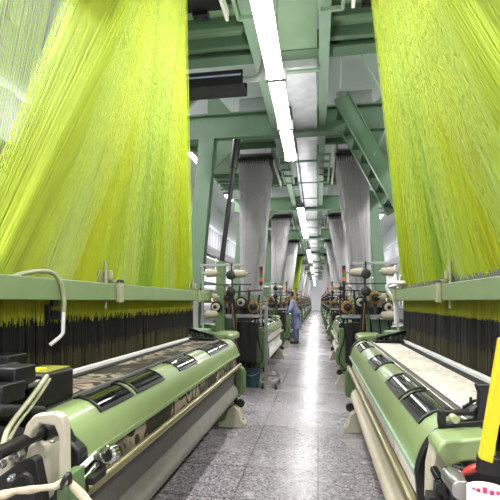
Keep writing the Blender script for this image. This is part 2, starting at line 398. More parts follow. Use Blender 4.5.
def near_end(s, r):
    """plain machinery on the near end of the looms further back"""
    X = lambda u: s*u
    MB().box((X(.62),-HL-.30,.3), (X(.78),-HL-.18,1.0)).build('end_guard', 'frame', r, bevel=.015)
    m = MB(); m.box((X(.85),-HL-.2,.98), (X(1.25),-HL+.1,1.16)); m.cyl((X(.7),-HL-.25,1.02), (X(.7),-HL-.05,1.02), .08); m.cyl((X(.95),-HL-.3,.9),(X(.95),-HL-.1,.9),.1)
    m.build('drive_box', 'black', r, bevel=.01)
    m = MB()
    for k in range(6): m.bar((X(.7+.1*k),-HL-.1,1.1), (X(.66+.12*k),-HL+.05,1.22+.06*(k % 3)), .03, .03)
    m.cyl((X(.66),-HL-.16,1.16), (X(1.2),-HL-.12,1.14), .022); m.build('lever_gear', 'dark', r, bevel=.004)
    MB().box((X(.8),-HL-.4,.35), (X(1.3),-HL-.25,.8)).build('gear_case', 'dark', r, bevel=.01)
    m = MB(); m.cyl((X(.78),-HL-.25,1.05), (X(.78),-HL-.22,1.05), .09); m.cyl((X(.78),-HL-.27,1.05), (X(.78),-HL-.2,1.05), .03); m.build('hand_wheel', 'beige', r)
    return r
loomN = {}
for s in (-1, 1):
    for i in range(1, NL):
        side = SIDE[s]
        lab = '%s pale green loom from the camera in the %s row along the aisle' % (ORD[i], side)
        if i == 1:
            o = near_end(s, make_loom(s, 'plainwhite', 'plainwhite', 'plainwhite', WINL, lab)); loomN[s] = o
        else:
            o = copy_tree(loomN[s])
        o['label'] = lab; o['group'] = 'looms along the %s of the aisle' % side
        o.location = (XC, YC0 + PITCH*i, 0)
    loom0[s]['group'] = 'looms along the %s of the aisle' % SIDE[s]
# ------------------------------------------------------------------ harness curtains
def cords(A, B, rad, mi, mats, name, parent, n=3):
    A = np.asarray(A, float); B = np.asarray(B, float); k = len(A)
    ang = np.arange(n)*2*PI/n; ring = np.stack([np.cos(ang), np.sin(ang), np.zeros(n)], 1)*rad
    V = np.concatenate([A[:,None,:]+ring[None], B[:,None,:]+ring[None]], 1).reshape(-1, 3)
    base = (np.arange(k)*2*n)[:,None]
    q = np.array([[i, (i+1) % n, n+(i+1) % n, n+i] for i in range(n)])
    Fc = (base[:,:,None]+q[None]).reshape(-1, 4)
    me = bpy.data.meshes.new(name)
    me.vertices.add(len(V)); me.vertices.foreach_set('co', V.ravel())
    me.loops.add(Fc.size); me.loops.foreach_set('vertex_index', Fc.ravel().astype(np.int32))
    me.polygons.add(len(Fc)); me.polygons.foreach_set('loop_start', np.arange(0, Fc.size, 4, dtype=np.int32))
    for m in mats: me.materials.append(M[m])
    me.polygons.foreach_set('material_index', np.repeat(np.asarray(mi, np.int32), n))
    me.update(calc_edges=True); me.validate()
    o = bpy.data.objects.new(name, me); COL.objects.link(o); o.parent = parent; o['kind'] = 'stuff'
    return o
def make_curtain(s, mats, low, nx, ny, R, rad, nh, label, group, shift=0.0, top=(-.4,.4), bot=(-1.75,1.75), ub0=1.2):
    r = empty('harness_curtain', (XC, YC0, 0), label, 'curtain of cords', group)
    A, B, mi = [], [], []
    hl = 1.75; ztop, zbot = 4.2, 1.5
    for i in range(nx):
        fx = i/(nx-1)
        ut = .64 + shift + .58*fx; ub = ub0 + .19*fx
        for rr in range(R):
            c = rr % 2 if rng.random() < .8 else rng.integers(0, 2)
            tint = (rr*7+i*3) % len(mats) if i % 3 == 0 else rr % len(mats)
            for j in range(ny):
                fy = (j+.5)/ny
                yt = top[0]+(top[1]-top[0])*fy + rng.normal(0, .004)
                yb = bot[0] + (bot[1]-bot[0])*(rr+fy)/R + rng.normal(0, .003)
                A.append((s*ut, yt, ztop)); B.append((s*(ub+rng.normal(0, .003)), yb, zbot))
                mi.append(tint)
    cords(A, B, rad, mi, mats, 'harness_cords', r)
    # straight cords through the comber board, then heddles
    U = np.repeat(1.2+.19*(np.arange(6)/5), nh); Y = np.tile(np.linspace(-hl, hl, nh), 6)+rng.normal(0, .004, 6*nh)
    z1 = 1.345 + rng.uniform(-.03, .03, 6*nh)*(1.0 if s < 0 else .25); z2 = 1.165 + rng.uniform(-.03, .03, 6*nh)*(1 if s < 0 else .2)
    st = lambda z: np.stack([s*U, Y, np.broadcast_to(z, U.shape)], 1)
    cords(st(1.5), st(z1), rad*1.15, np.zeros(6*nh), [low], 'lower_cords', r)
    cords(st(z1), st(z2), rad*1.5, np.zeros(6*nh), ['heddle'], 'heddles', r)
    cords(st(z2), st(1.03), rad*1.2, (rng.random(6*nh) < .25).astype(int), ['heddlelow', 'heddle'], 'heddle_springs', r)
    b = MB().box((s*1.185, -hl-.03, 1.49), (s*1.41, hl+.03, 1.505)).build('comber_board', 'dark', r)
    return r
LIME = ['lime', 'limel', 'limey', 'lime', 'limel', 'limed']
make_curtain(-1, LIME, 'limelow', 27, 32, 10, .0017, 420, 'lime yellow curtain of harness cords above the loom with dark paisley cloth', 'harness curtains over the looms', .22, (-.2,.42), (-1.5,1.75))
make_curtain(1, LIME, 'limelow', 27, 32, 10, .0017, 420, 'lime yellow curtain of harness cords above the loom with cream cloth', 'harness curtains over the looms', .02)
lc = [o for o in bpy.data.objects if o.name == 'harness_curtain'][0]
PA, PB = [], []
for k in range(64):
    t = k/63 + rng.normal(0, .004); d = 3.1 + .12*(k % 3)
    a, b = at(-8+90*t, 0, d), at(-62+80*t, 290, d-.35)
    f = (4.2-b.z)/(a.z-b.z); g = (1.5-b.z)/(a.z-b.z)
    PA.append(tuple(b+(a-b)*f-lc.location)); PB.append(tuple(b+(a-b)*g-lc.location))
cords(PA, PB, .0022, [k % 2 for k in range(64)], ['limel', 'limed'], 'outer_cords', lc)
for s in (-1, 1):
    proto = make_curtain(s, ['whitecord', 'whitecord', 'whitecord', 'greycord'], 'greycord', 14, 12, 6, .0036, 110, '', None, .05 if s < 0 else -.02, (-.95,.05), (-.3,1.7), 1.14)
    for i in range(1, NL):
        if s < 0 and i == 4:
            o = make_curtain(s, LIME, 'limelow', 14, 12, 6, .005, 80, '', None, .05, (-.95,.05), (-.3,1.7), 1.14)
            lab = 'small lime yellow cord curtain hanging among the white ones far down the aisle'
        else:
            o = proto if i == 1 else copy_tree(proto)
            lab = '%s white cord curtain from the camera along the %s of the aisle' % (ORD[i-1] if not (s < 0 and i > 4) else ORD[i-2], SIDE[s])
        o.location = (XC, YC0+PITCH*i, 0); tag(o, lab, 'curtain of cords', 'harness curtains over the looms')
# ------------------------------------------------------------------ jacquard heads
def make_head(s):
    r = empty('jacquard_head', (XC, YC0, 4.2), '', 'jacquard machine')
    X = lambda u: s*u
    m = MB(); m.box((X(.6),-.8,.02), (X(1.32),.8,.09)); m.build('hook_board', 'dark', r)
    MB().box((X(.62),-.75,.16), (X(1.3),.75,1.3)).build('machine_body', 'grey', r, bevel=.03)
    MB().box((X(.57),-.82,-.08), (X(.6),.82,.02)).build('side_strip', 'white', r)
    m = MB()
    for u in (.28, .5):
        m.bar((X(u),-.95,.02), (X(u),.95,.02), .03, .04)
    for y in (-.95, -.55, -.1, .35, .95): m.bar((X(.28),y,.02), (X(.5),y,.02), .03, .04)
    m.build('service_frame', 'palegreen', r)
    return r
for s in (-1, 1):
    proto = make_head(s)
    for i in range(0, NL):
        o = proto if i == 0 else copy_tree(proto)
        o.location = (XC, YC0+PITCH*i, 4.2)
        tag(o, '%s jacquard machine from the camera on the steel platform, %s of the aisle' % (ORD[i], SIDE[s]), 'jacquard machine', 'jacquard machines above the looms')
# ------------------------------------------------------------------ gantry
def make_gantry():
    r = empty('gantry_bay', (XC, YC0, 0), '', 'steel platform')
    zb = 4.22
    def ibeam(mb, a, b, h, w):
        a, b = Vector(a), Vector(b)
        mb.bar(a, b, .02, h)
        for d in (-h/2, h/2): mb.bar(a+Vector((0,0,d)), b+Vector((0,0,d)), w, .025)
    for y, h in ((-2.0, .4), (2.0, .2)):
        m = MB(); ibeam(m, (-2.3,y,zb+.4-h/2), (2.3,y,zb+.4-h/2), h, .2); m.build('cross_beam', 'gantry', r)
    for s in (-1, 1):
        for y in (-2.0, 2.0):
            m = MB()
            for d in (-.09, .09): m.bar((s*2.0,y+d,0), (s*1.6,y+d,zb), .025, .27, (1,0,0))
            m.bar((s*2.0,y,0), (s*1.6,y,zb), .18, .02, (1,0,0))
            m.build('column', 'gantry', r)
            m = MB(); m.prism([(1.62,zb),(.95,zb),(1.0,zb-.05),(1.5,zb-.52),(1.66,zb-.8)], y-.02, y+.02, lambda p, q, a: (s*p, a, q))
            m.build('gusset', 'gantry', r); m = MB()
            m.prism([(1.6,zb+.4),(1.15,zb+.4),(1.45,zb+.75),(1.6,zb+.8)], y-.02, y+.02, lambda p, q, a: (s*p, a, q))
            m.build('gusset', 'gantry', r)
        # longitudinal beams either side of the aisle
        m = MB(); ibeam(m, (s*.34-(.1 if s < 0 else 0),-3.0,zb+.28), (s*.34-(.1 if s < 0 else 0),3.0,zb+.28), .3, .12); m.build('longitudinal_beam', 'palegreen', r)
        # deck plates around the opening for the machine
        m = MB()
        for (y0, y1) in ((-2.0,-.95), (.95, 2.0)): m.box((s*.36,y0,zb+.3), (s*2.3,y1,zb+.33))
        m.box((s*1.5,-.95,zb+.3), (s*2.3,.95,zb+.33)); m.build('deck_plate', 'deck', r)
        for y in (-1.7,-1.35,-1.0, 1.0, 1.35, 1.7):
            j = MB(); j.bar((s*.4,y,zb+.25), (s*2.25,y,zb+.25), .02, .12); j.bar((s*.4,y+.03,zb+.19), (s*2.25,y+.03,zb+.19), .07, .012); j.build('joist', 'gantry', r)
    return r
proto = make_gantry()
for i in range(NL):
    o = proto if i == 0 else copy_tree(proto)
    o.location = (XC, YC0+PITCH*i, 0)
    tag(o, '%s bay of the green steel platform spanning the aisle, counted from the camera' % ORD[i], 'steel platform', 'bays of the green steel platform')
# green soffit over the first stretch and the galvanised duct beyond
sp = MB(); sp.box((XC-.26,-3,4.42), (XC+.26,5.25,4.45)); o = sp.build('soffit_plate', 'deck'); tag(o, 'flat pale green plate under the platform above the near end of the aisle', 'ceiling plate')
d = empty('air_duct', (XC, 5.3, 4.3), 'long galvanised air duct running above the middle of the aisle', 'duct')
MB().box((-.2,.0,0), (.26,56,.3)).build('duct_body', 'duct', d, bevel=.02)
for k in range(18):
    MB().box((-.23,.3+k*1.6 if k else .02,-.02), (.29,.36+k*1.6 if k else .08,.31)).build('duct_strap', 'grey' if k % 2 else 'palegreen', d)
MB().tube([(-.21,.9,-.05),(-.12,.9,-.06),(-.12,8,-.06)], .012, 6).build('conduit', 'dark', d)
# ------------------------------------------------------------------ strip lights
def make_light(w):
    r = empty('pendant_light', (0,0,0), '', 'light')
    m = MB(); m.prism([(-.05,.015),(-.04,.06),(-.02,.075),(.02,.075),(.04,.06),(.05,.015)], -.575, .575, lambda p, q, a: (p, a, q))
    m.build('spine', 'white', r)
    for y in (-.6, .575): MB().box((-.1,y,-.045), (.1,y+.025,.07)).build('end_cap', 'grey', r)
    for x in (-.04, .04): MB().cyl((x,-.572,-.012), (x,.572,-.012), .038, n=14).build('tube', 'tube', r)
    for y in (-.45, .45): MB().cyl((0,y,.07), (0,y,.84 if w == 0 else .75), .006, n=6).build('suspension_rod', 'grey', r)
    return r

def ordw(n):
    tens = {20: ('twenty', 'twentieth'), 30: ('thirty', 'thirtieth'), 40: ('forty', 'fortieth')}
    small = ORD + ['thirteenth','fourteenth','fifteenth','sixteenth','seventeenth','eighteenth','nineteenth']
    if n <= 19: return small[n-1]
    t = n//10*10; return tens[t][1] if n == t else tens[t][0] + '-' + small[n-t-1]
def lamp_light(name, e):
    L = bpy.data.lights.new(name, 'AREA'); L.shape = 'RECTANGLE'; L.size = .14; L.size_y = 1.12; L.energy = e; L.color = (1,.97,.985); return L
LX, LZ = XC-.13, 3.6
AL, SL = lamp_light('aisle_lamp', 8), lamp_light('bay_lamp', 560)
UL = lamp_light('aisle_lamp_upward', 1.8)
lp = make_light(0); k = 0; first = True; nb = 0
for a, n in ((-3.1,8),(9.75,4),(17.9,5),(27,5),(36,5),(45,5),(54,5)):
    for q in range(n):
        y = a+.6+q*1.2; o = lp if first else copy_tree(lp); first = False
        o.location = (LX, y, LZ)
        if y < 1.2:
            nb += 1; lab = 'fluorescent strip light of the aisle row, %s back from the frame edge above the camera' % ordw(4-nb+1)
        else:
            k += 1; lab = 'fluorescent strip light, %s from the camera in the glowing row above the aisle' % ordw(k)
        tag(o, lab, 'light', 'strip lights above the aisle')
        for w in (-1, 1):
            L = bpy.data.objects.new('lamp_glow', AL); COL.objects.link(L); L.parent = o; L.location = (.07*w,0,-.075); L.rotation_euler = (0,-w*.95,0)
        L = bpy.data.objects.new('lamp_glow', UL); COL.objects.link(L); L.parent = o; L.location = (0,0,.09); L.rotation_euler = (PI,0,0)
for s in (-1, 1):
    for q in range(13):
        o = copy_tree(lp)
        for c in list(o.children):
            if c.type == 'LIGHT': bpy.data.objects.remove(c)
        o.location = (XC+s*3.4, -2.5+q*5.0, ZC-.84)
        tag(o, 'hanging strip light, %s of the high row in the bay behind the %s looms' % (ordw(q+1), SIDE[s]), 'light', 'strip lights in the side bays')
        L = bpy.data.objects.new('lamp_glow', SL); COL.objects.link(L); L.parent = o; L.location = (0,0,-.045)
# ------------------------------------------------------------------ machinery on the near ends of the two front looms
def plate(mb, poly, d, th):
    """outline given as directions at depth d, extruded by th along the aisle at true size"""
    n = len(poly); fr = [at(x, y, d) for x, y in poly]; bk = [p + Vector((0, th, 0)) for p in fr]
    return mb.add(fr+bk, [tuple(range(n)), tuple(range(2*n-1, n-1, -1))] + [(i, (i+1) % n, n+(i+1) % n, n+i) for i in range(n)])
def local(mb, root): mb.v = [tuple(Vector(v) - root.location) for v in mb.v]; return mb
def addp(root, name, mat, mb, bevel=0, **k): return local(mb, root).build(name, mat, root, bevel, **k)
A = at
lo = loom0[-1]
def hexbolt(mb, p, r, l=.02, ax=(0,-1,0)):
    p = Vector(p); a = Vector(ax); mb.cyl(p, p+a*l, r, n=6); mb.cyl(p+a*l, p+a*l*1.5, r*.55, n=10); return mb
# black drive box behind the cover end, with its plate and label
c = A(34, 386, 1.84)
bx = addp(lo, 'drive_box', 'black', MB().cbox(c, (.24,.22,.14)), .014)
def sub(par, root, name, mat, mb, bevel=0): return local(mb, root).build(name, mat, par, bevel)
sub(bx, lo, 'cover_plate', 'olive', MB().cbox(c+Vector((.05,-.0,.073)), (.13,.17,.008)), .002)
sub(bx, lo, 'warning_label', 'label', MB().cbox(c+Vector((.03,-.04,.079)), (.07,.07,.004)))
sub(bx, lo, 'front_block', 'dark', MB().cbox(c+Vector((.08,-.13,-.01)), (.08,.06,.08)), .008)
m = MB()
for dx, dz in ((.1,.04),(.1,-.03),(-.02,.02)): m.cyl(c+Vector((dx,-.19,dz)), c+Vector((dx,-.1,dz)), .014, n=12)
sub(bx, lo, 'cable_gland', 'steel', m)
m = MB()
for i, (x, y, d) in enumerate(((-2,372,1.7),(8,362,1.9),(14,375,1.62),(2,392,1.55))): m.cbox(A(x,y,d), (.1,.12,.07))
m.cyl(A(-8,395,1.5), A(30,404,1.75), .035); m.cyl(A(-8,412,1.45), A(40,412,1.72), .03); m.cyl(A(-10,380,1.5), A(12,384,1.8), .02)
addp(lo, 'drive_housing', 'black', m, .006)
# beige arch bracket
m = plate(MB(), [(20,441),(26,424),(34,415),(54,413),(62,417),(65,428),(66,500),(58,500),(58,436),(54,426),(40,424),(33,431),(28,444)], 1.38, .035)
ab = addp(lo, 'arch_bracket', 'beige', m, .006)
m = hexbolt(MB(), A(59,438,1.42), .008, .03); sub(ab, lo, 'set_screw', 'steel', m)
m = MB(); m.tube([A(-6,455,1.22), A(20,443,1.36), A(46,430,1.5)], .021, 14); m.cyl(A(40,433,1.47), A(52,428,1.53), .034)
addp(lo, 'drive_rod', 'dark', m)
m = plate(MB(), [(28,446),(40,440),(47,446),(49,480),(40,506),(28,506),(22,470)], 1.45, .08)
plate(m, [(-4,462),(8,455),(14,459),(12,476),(-4,480)], 1.34, .06)
addp(lo, 'side_casting', 'beige', m, .008)
m = hexbolt(MB(), A(21,453,1.36), .019, .03); hexbolt(m, A(4,463,1.3), .014, .02); hexbolt(m, A(15,476,1.28), .01, .02)
addp(lo, 'clamp_bolt', 'steel', m, .002)
m = plate(MB(), [(-6,480),(18,463),(32,457),(36,460),(42,488),(44,510),(-6,510)], 1.33, .035)
fp = addp(lo, 'front_lever', 'dark', m, .006)
m = MB(); m.tube([A(10,486,1.3),A(14,478,1.28),A(24,474,1.28),A(30,480,1.28),A(31,498,1.28)], .009, 8, smooth=5); sub(fp, lo, 'bent_pipe', 'black', m)
m = plate(MB(), [(43,452),(58,446),(58,505),(44,505)], 1.52, .1); plate(m, [(64,436),(80,452),(82,500),(64,500)], 1.58, .06)
addp(lo, 'dark_gear_case', 'black', m, .01)
m = plate(MB(), [(56,478),(68,476),(70,512),(56,512)], 1.36, .1); addp(lo, 'green_foot_block', 'frame', m, .006)
m = MB(); m.tube([A(47,376,1.72),A(40,386,1.66),A(28,402,1.6),A(14,420,1.5),A(6,434,1.42),A(2,452,1.34)], .009, 10, smooth=6)
m.tube([A(50,379,1.74),A(43,390,1.68),A(31,407,1.62),A(18,424,1.52),A(9,440,1.44)], .006, 8, smooth=6)
addp(lo, 'cable', 'hose', m)
# chrome dial and control rods below the cover
m = MB().lathe(A(112,453,1.66), (-.1,-1,.1), [(0,.03),(.0,.036),(.03,.036),(.036,.031),(.036,.024),(.028,.022)], 28)
di = addp(lo, 'chrome_dial', 'chrome', m)
sub(di, lo, 'dial_face', 'dark', MB().cyl(A(112,453,1.66)+Vector((0,-.02,0)), A(112,453,1.66)+Vector((-.003,-.031,.003)), .023))
m = MB(); m.cyl(A(74,490,1.5), A(103,458,1.68), .012); addp(lo, 'control_rod', 'chrome', m)
m = MB(); m.cyl(A(72,474,1.5), A(96,452,1.66), .004); m.bar(A(84,466,1.56), A(92,458,1.62), .014, .01); addp(lo, 'trip_wire', 'white', m)
m = MB(); m.cbox(A(94,476,1.6), (.05,.1,.03)); m.cbox(A(100,464,1.66), (.03,.05,.05)); addp(lo, 'rod_clamp', 'dark', m, .005)
# hoses on the comber beams
m = MB(); m.tube([A(-14,284,1.88),A(4,279.5,1.98),A(24,273.5,2.1),A(42,271,2.22),A(54,274,2.3),A(61,284,2.34),A(64,300,2.36),A(63.5,312,2.36)], .0125, 12, smooth=6)
ho = addp(lo, 'bent_hose', 'hose', m)
sub(ho, lo, 'hose_tip', 'white', MB().tube([A(63.5,311,2.36),A(63,333,2.36),A(60,337,2.35),A(50,345,2.32)], .0105, 10))
m = MB(); m.cbox(A(56,293,2.36)+Vector((-.01,0,0)), (.02,.05,.145)); addp(lo, 'hose_clamp', 'black', m, .003)
m = MB(); m.bar(A(48,305,2.33), A(48,322,2.33), .03, .02); m.cbox(A(56,315,2.35), (.06,.02,.05)); addp(lo, 'sensor_block', 'dark', m, .003)
ro = loom0[1]
m = MB(); m.tube([A(412,281.5,4.4),A(402,282.5,4.6),A(391,283,4.8),A(387,286,4.85),A(389,293,4.85),A(394,300,4.85),A(395.5,310,4.85),A(396,324,4.85)], .02, 10, smooth=5)
addp(ro, 'bent_hose', 'white', m)
# right-hand machine end
d0 = 1.36
m = MB(); m.cbox(A(441.5,417,d0+.02), (.022,.03,.05)); m.bar(A(441,413,d0+.02), A(479,412,d0), .02, .018); m.bar(A(438,426,d0+.03), A(492,421,d0-.02), .035, .02)
m.bar(A(470,414,d0), A(484,402,d0), .02, .02); ta = addp(ro, 'tension_arm', 'black', m, .004)
m = plate(MB(), [(477,386),(479,384),(490,384),(492,387),(491,408),(487,422),(476,422),(479,405),(480,394)], d0-.02, .03); sub(ta, ro, 'arm_bracket', 'black', m, .004)
m = MB(); m.cyl(A(466,412,1.4), A(474,406,1.4), .014, n=12); m.cyl(A(470,405,1.4), A(471,397,1.4), .005, n=8); m.cyl(A(463,407,1.4), A(476,400,1.4), .005, n=8); m.cbox(A(470,409,1.41), (.04,.03,.018))
sub(ta, ro, 'thread_sensor', 'dark', m, .002)
m = MB(); m.cyl(A(452,417,1.36), A(456,420,1.33), .012); sub(ta, ro, 'roller', 'hose', m)
# rounded green cover in front
fr = [(437,452),(440,445),(446,441),(470,439),(494,437),(497,443),(497,464),(470,462),(461,463),(455,470),(448,470)]
addp(ro, 'rounded_cover', 'cover', plate(MB(), fr, 1.24, .12), .018, seg=4)
m = plate(MB(), [(436,447),(446,461),(454,466),(460,486),(456,508),(430,508),(431,470)], 1.3, .08); addp(ro, 'side_casting', 'beige', m, .008)
m = hexbolt(MB(), A(455,474,1.22), .02, .025); m.cyl(A(462,491,1.12)+Vector((0,.1,0)), A(462,491,1.12), .026, n=18); addp(ro, 'clamp_bolt', 'steel', m, .002)
m = MB(); m.cyl(A(452,466,1.24), A(486,474,1.2), .007, n=8); m.bar(A(433,468,1.3), A(440,480,1.26), .018, .02); m.bar(A(438,480,1.26), A(448,498,1.24), .016, .02); m.cbox(A(440,487,1.25), (.03,.03,.03)); m.bar(A(446,470,1.26), A(458,466,1.24), .02, .02)
m.cbox(A(434,500,1.28), (.04,.05,.04)); m.cbox(A(444,510,1.26), (.06,.05,.05)); m.cbox(A(480,470,1.32), (.12,.1,.04))
addp(ro, 'lever_linkage', 'black', m, .003)
m = MB(); m.cbox(A(475,500,1.3), (.2,.2,.12)); addp(ro, 'end_bracket', 'dark', m, .01)
m = plate(MB(), [(500.5,338),(515,338),(493,464),(480.5,459.5)], 1.12, .022); yb = addp(ro, 'yellow_lever', 'yellow', m, .003)
sub(yb, ro, 'lever_socket', 'black', MB().bar(A(488,456,1.14), A(487,474,1.14), .05, .03), .004)
# things lying on the machine ends
t = A(15, 492, 1.24)
m = MB(); m.tube([A(-12,500,1.2),A(4,495,1.22),A(16,491,1.24),A(30,490,1.25),A(42,488,1.27),A(54,487,1.29),A(63,482,1.31),A(68,480,1.33)], [.012,.015,.009,.012,.009,.011,.012,.009], 10)
m.tube([A(68,480,1.33),A(74,487,1.33),A(82,495,1.32),A(90,504,1.3)], [.009,.013,.014,.011], 10)
rg = m.build('cotton_rag', 'rag'); tag(rg, 'twisted off white cotton rag tied along the machine end beside the paisley cloth', 'rag')
wr = MB().tube([A(61,488,1.31),A(64,480,1.29),A(69,474,1.31),A(70,486,1.33)], .008, 8, smooth=4); local(wr, rg); b = wr.build('binding', 'black', rg)
tr = empty('tape_roll', A(487,497,1.07), 'small white tape roll with pink print on the machine end beside the yellow lever', 'tape')
MB().lathe((0,0,-.05), (0,0,1), [(0,.038),(0,.046),(.07,.046),(.07,.037),(.0,.036)], 32).build('tape_band', 'paper', tr)
for k in range(14):
    a = k*2*PI/14
    MB().cbox((math.cos(a)*.0362, math.sin(a)*.0362, -.002+.004*(k % 2)), (.004,.009,.014), Matrix.Rotation(a, 3, 'Z')).build('print_mark', 'pink', tr)
rc = MB().tube([A(462,474,1.2),A(470,470,1.21),A(478,467,1.22),A(487,470,1.22)], [.006,.012,.013,.009], 10)
tag(rc.build('red_cloth', 'red'), 'red cloth scrap tucked under the rounded green cover near the yellow lever', 'cloth scrap')
# ------------------------------------------------------------------ gear standing between the looms
def make_creel(s):
    X = lambda u: s*u
    r = empty('weft_creel', (0,0,0), '', 'creel')
    MB().box((X(1.15),-.12,0), (X(1.37),.12,.03)).build('base_plate', 'dark', r, bevel=.004)
    MB().bar((X(1.26),0,.03), (X(1.26),0,1.95), .03, .03).build('post', 'grey', r, bevel=.003)
    MB().bar((X(1.3),0,1.93), (X(.7),0,1.93), .035, .03).build('top_bar', 'grey', r, bevel=.003)
    MB().cyl((X(1.3),0,1.67), (X(.6),0,1.67), .008).build('thread_bar', 'black', r)
    MB().box((X(.80),.0,0), (X(.85),.05,1.02)).build('pillar', 'dark', r, bevel=.006)
    m = MB(); m.tube([(X(.82),.0,1.0),(X(.85),-.02,1.48)], .027, 12); m.tube([(X(.85),-.02,1.48),(X(.865),-.02,1.95)], .012, 10)
    m.build('tilted_post', 'black', r)
    MB().tube([(X(.826),-.034,1.08),(X(.847),-.05,1.42)], .007, 8).build('gold_strip', 'gold', r)
    for z in (1.79, 1.57):
        m = MB().lathe((X(.862),-.1,z), (0,1,0), [(0,.02),(0,.03),(.01,.062),(.03,.064),(.05,.062),(.06,.03),(.08,.02)], 24); m.build('tension_disc', 'black', r)
    for u0, z in ((1.26,1.82),(1.26,1.27),(.85,1.81),(1.26,1.5)):
        MB().cyl((X(u0),-.03,z), (X(u0-.24),-.05,z), .007).build('cone_peg', 'steel', r)
    return r
def make_cone(s):
    r = empty('yarn_cone', (0,0,0), '', 'yarn cone')
    MB().lathe((0,0,0), (-s,0,0), [(0,.03),(0.005,.052),(.03,.058),(.13,.048),(.155,.04),(.16,.02)], 24).build('yarn', 'cone', r)
    MB().lathe((.002*s,0,0), (-s,0,0), [(-.012,.018),(-.012,.026),(.0,.026),(.178,.016),(.178,.008)], 16).build('paper_core', 'hose', r)
    return r
def make_feeders(s):
    X = lambda u: s*u
    r = empty('feeder_stand', (0,0,0), '', 'weft feeder')
    m = MB(); m.bar((X(1.0),0,0), (X(1.0),0,1.25), .05, .05); m.box((X(.9),-.15,0),(X(1.1),.15,.03)); m.build('stand_post', 'frame', r, bevel=.004)
    MB().bar((X(.62),0,1.22), (X(1.4),0,1.22), .04, .05).build('stand_bar', 'grey', r, bevel=.004)
    for k in range(6):
        u = .64+.13*k; MB().tube([(X(u),.02,1.2),(X(u+.03),.1,.9+.04*(k % 3)),(X(u-.04),.16,.5),(X(1.0),.1,.2)], .012, 6, smooth=4).build('cable', 'black', r)
    MB().box((X(.68),.12,.5), (X(1.02),.4,1.12)).build('valve_box', 'dark', r, bevel=.01)
    MB().box((X(1.06),.1,.35), (X(1.34),.45,1.18)).build('drive_cabinet', 'gantrydark', r, bevel=.01)
    m = MB()
    for k in range(5): m.bar((X(.72+.15*k),.2,1.1), (X(.66+.16*k),.3,1.55+.07*(k % 3)), .025, .02)
    m.bar((X(.6),.25,1.62), (X(1.4),.25,1.58), .02, .02); m.build('thread_guide', 'dark', r)
    for i, u in enumerate((.70,.88,1.1,1.27)):
        y = -.09*(i % 2); z = 1.36+.07*(i % 3)
        b = MB(); b.prism([(-.05,-.09),(.05,-.09),(.055,.02),(.03,.08),(-.03,.08),(-.055,.02)], y-.02, y+.2, lambda p, q, a: (X(u)+p, a, z+q))
        b.bar((X(u),0,1.22), (X(u),.05,z-.08), .03, .03)
        f = b.build('weft_feeder', 'black', r, bevel=.008)
        MB().lathe((X(u),y-.02,z), (0,-1,0), [(0,.05),(0,.088),(.012,.092),(.028,.088),(.03,.06)], 28).build('gold_rim', 'gold' if i % 2 == 0 else 'dark', f)
        MB().lathe((X(u),y-.05,z), (0,-1,0), [(0,.06),(.06,.056),(.065,.03)], 24).build('drum', 'beige' if i % 2 else 'dark', f)
        MB().lathe((X(u),y-.115,z), (0,-1,0), [(0,.03),(.02,.026),(.03,.012)], 18).build('nose', 'dark', f)
    return r
def make_tower(s):
    r = empty('signal_tower', (0,0,0), '', 'signal light')
    MB().cyl((0,0,0), (0,0,.02), .04).build('foot_flange', 'dark', r)
    MB().cyl((0,0,.02), (0,0,.72), .016 if s < 0 else .022).build('pole', 'grey' if s < 0 else 'black', r)
    for k, (mt, nm) in enumerate((('black','lens_base'),('orange','amber_lens'),('greenlens','green_lens'),('red','red_lens'),('black','top_cap'))):
        o = MB().lathe((0,0,.72+k*.065), (0,0,1), [(0,.026),(.0,.03),(.06,.03),(.064,.026)], 18).build(nm, mt, r)
    return r
def make_cabinet(s):
    r = empty('control_cabinet', (0,0,0), '', 'control cabinet')
    MB().box((-.2,-.3,.06), (.2,.3,1.5)).build('housing', 'white' if s < 0 else 'gantrydark', r, bevel=.015)
    MB().box((-.17,-.27,0), (.17,.27,.06)).build('plinth', 'black', r)
    d = MB().box((-.18,-.315,.12), (.18,-.3,1.0)).build('door', 'grey' if s < 0 else 'frame', r, bevel=.005)
    MB().box((.12,-.33,.5), (.14,-.315,.62)).build('handle', 'black', d)
    MB().box((-.15,-.31,1.1), (.15,-.3,1.35)).build('screen', 'blackgloss', r)
    m = MB().tube([(-.15,0,1.5),(-.15,0,2.1),(.15,0,2.1),(.15,0,1.5)], .018, 8); m.build('guard_rail', 'white', r)
    return r
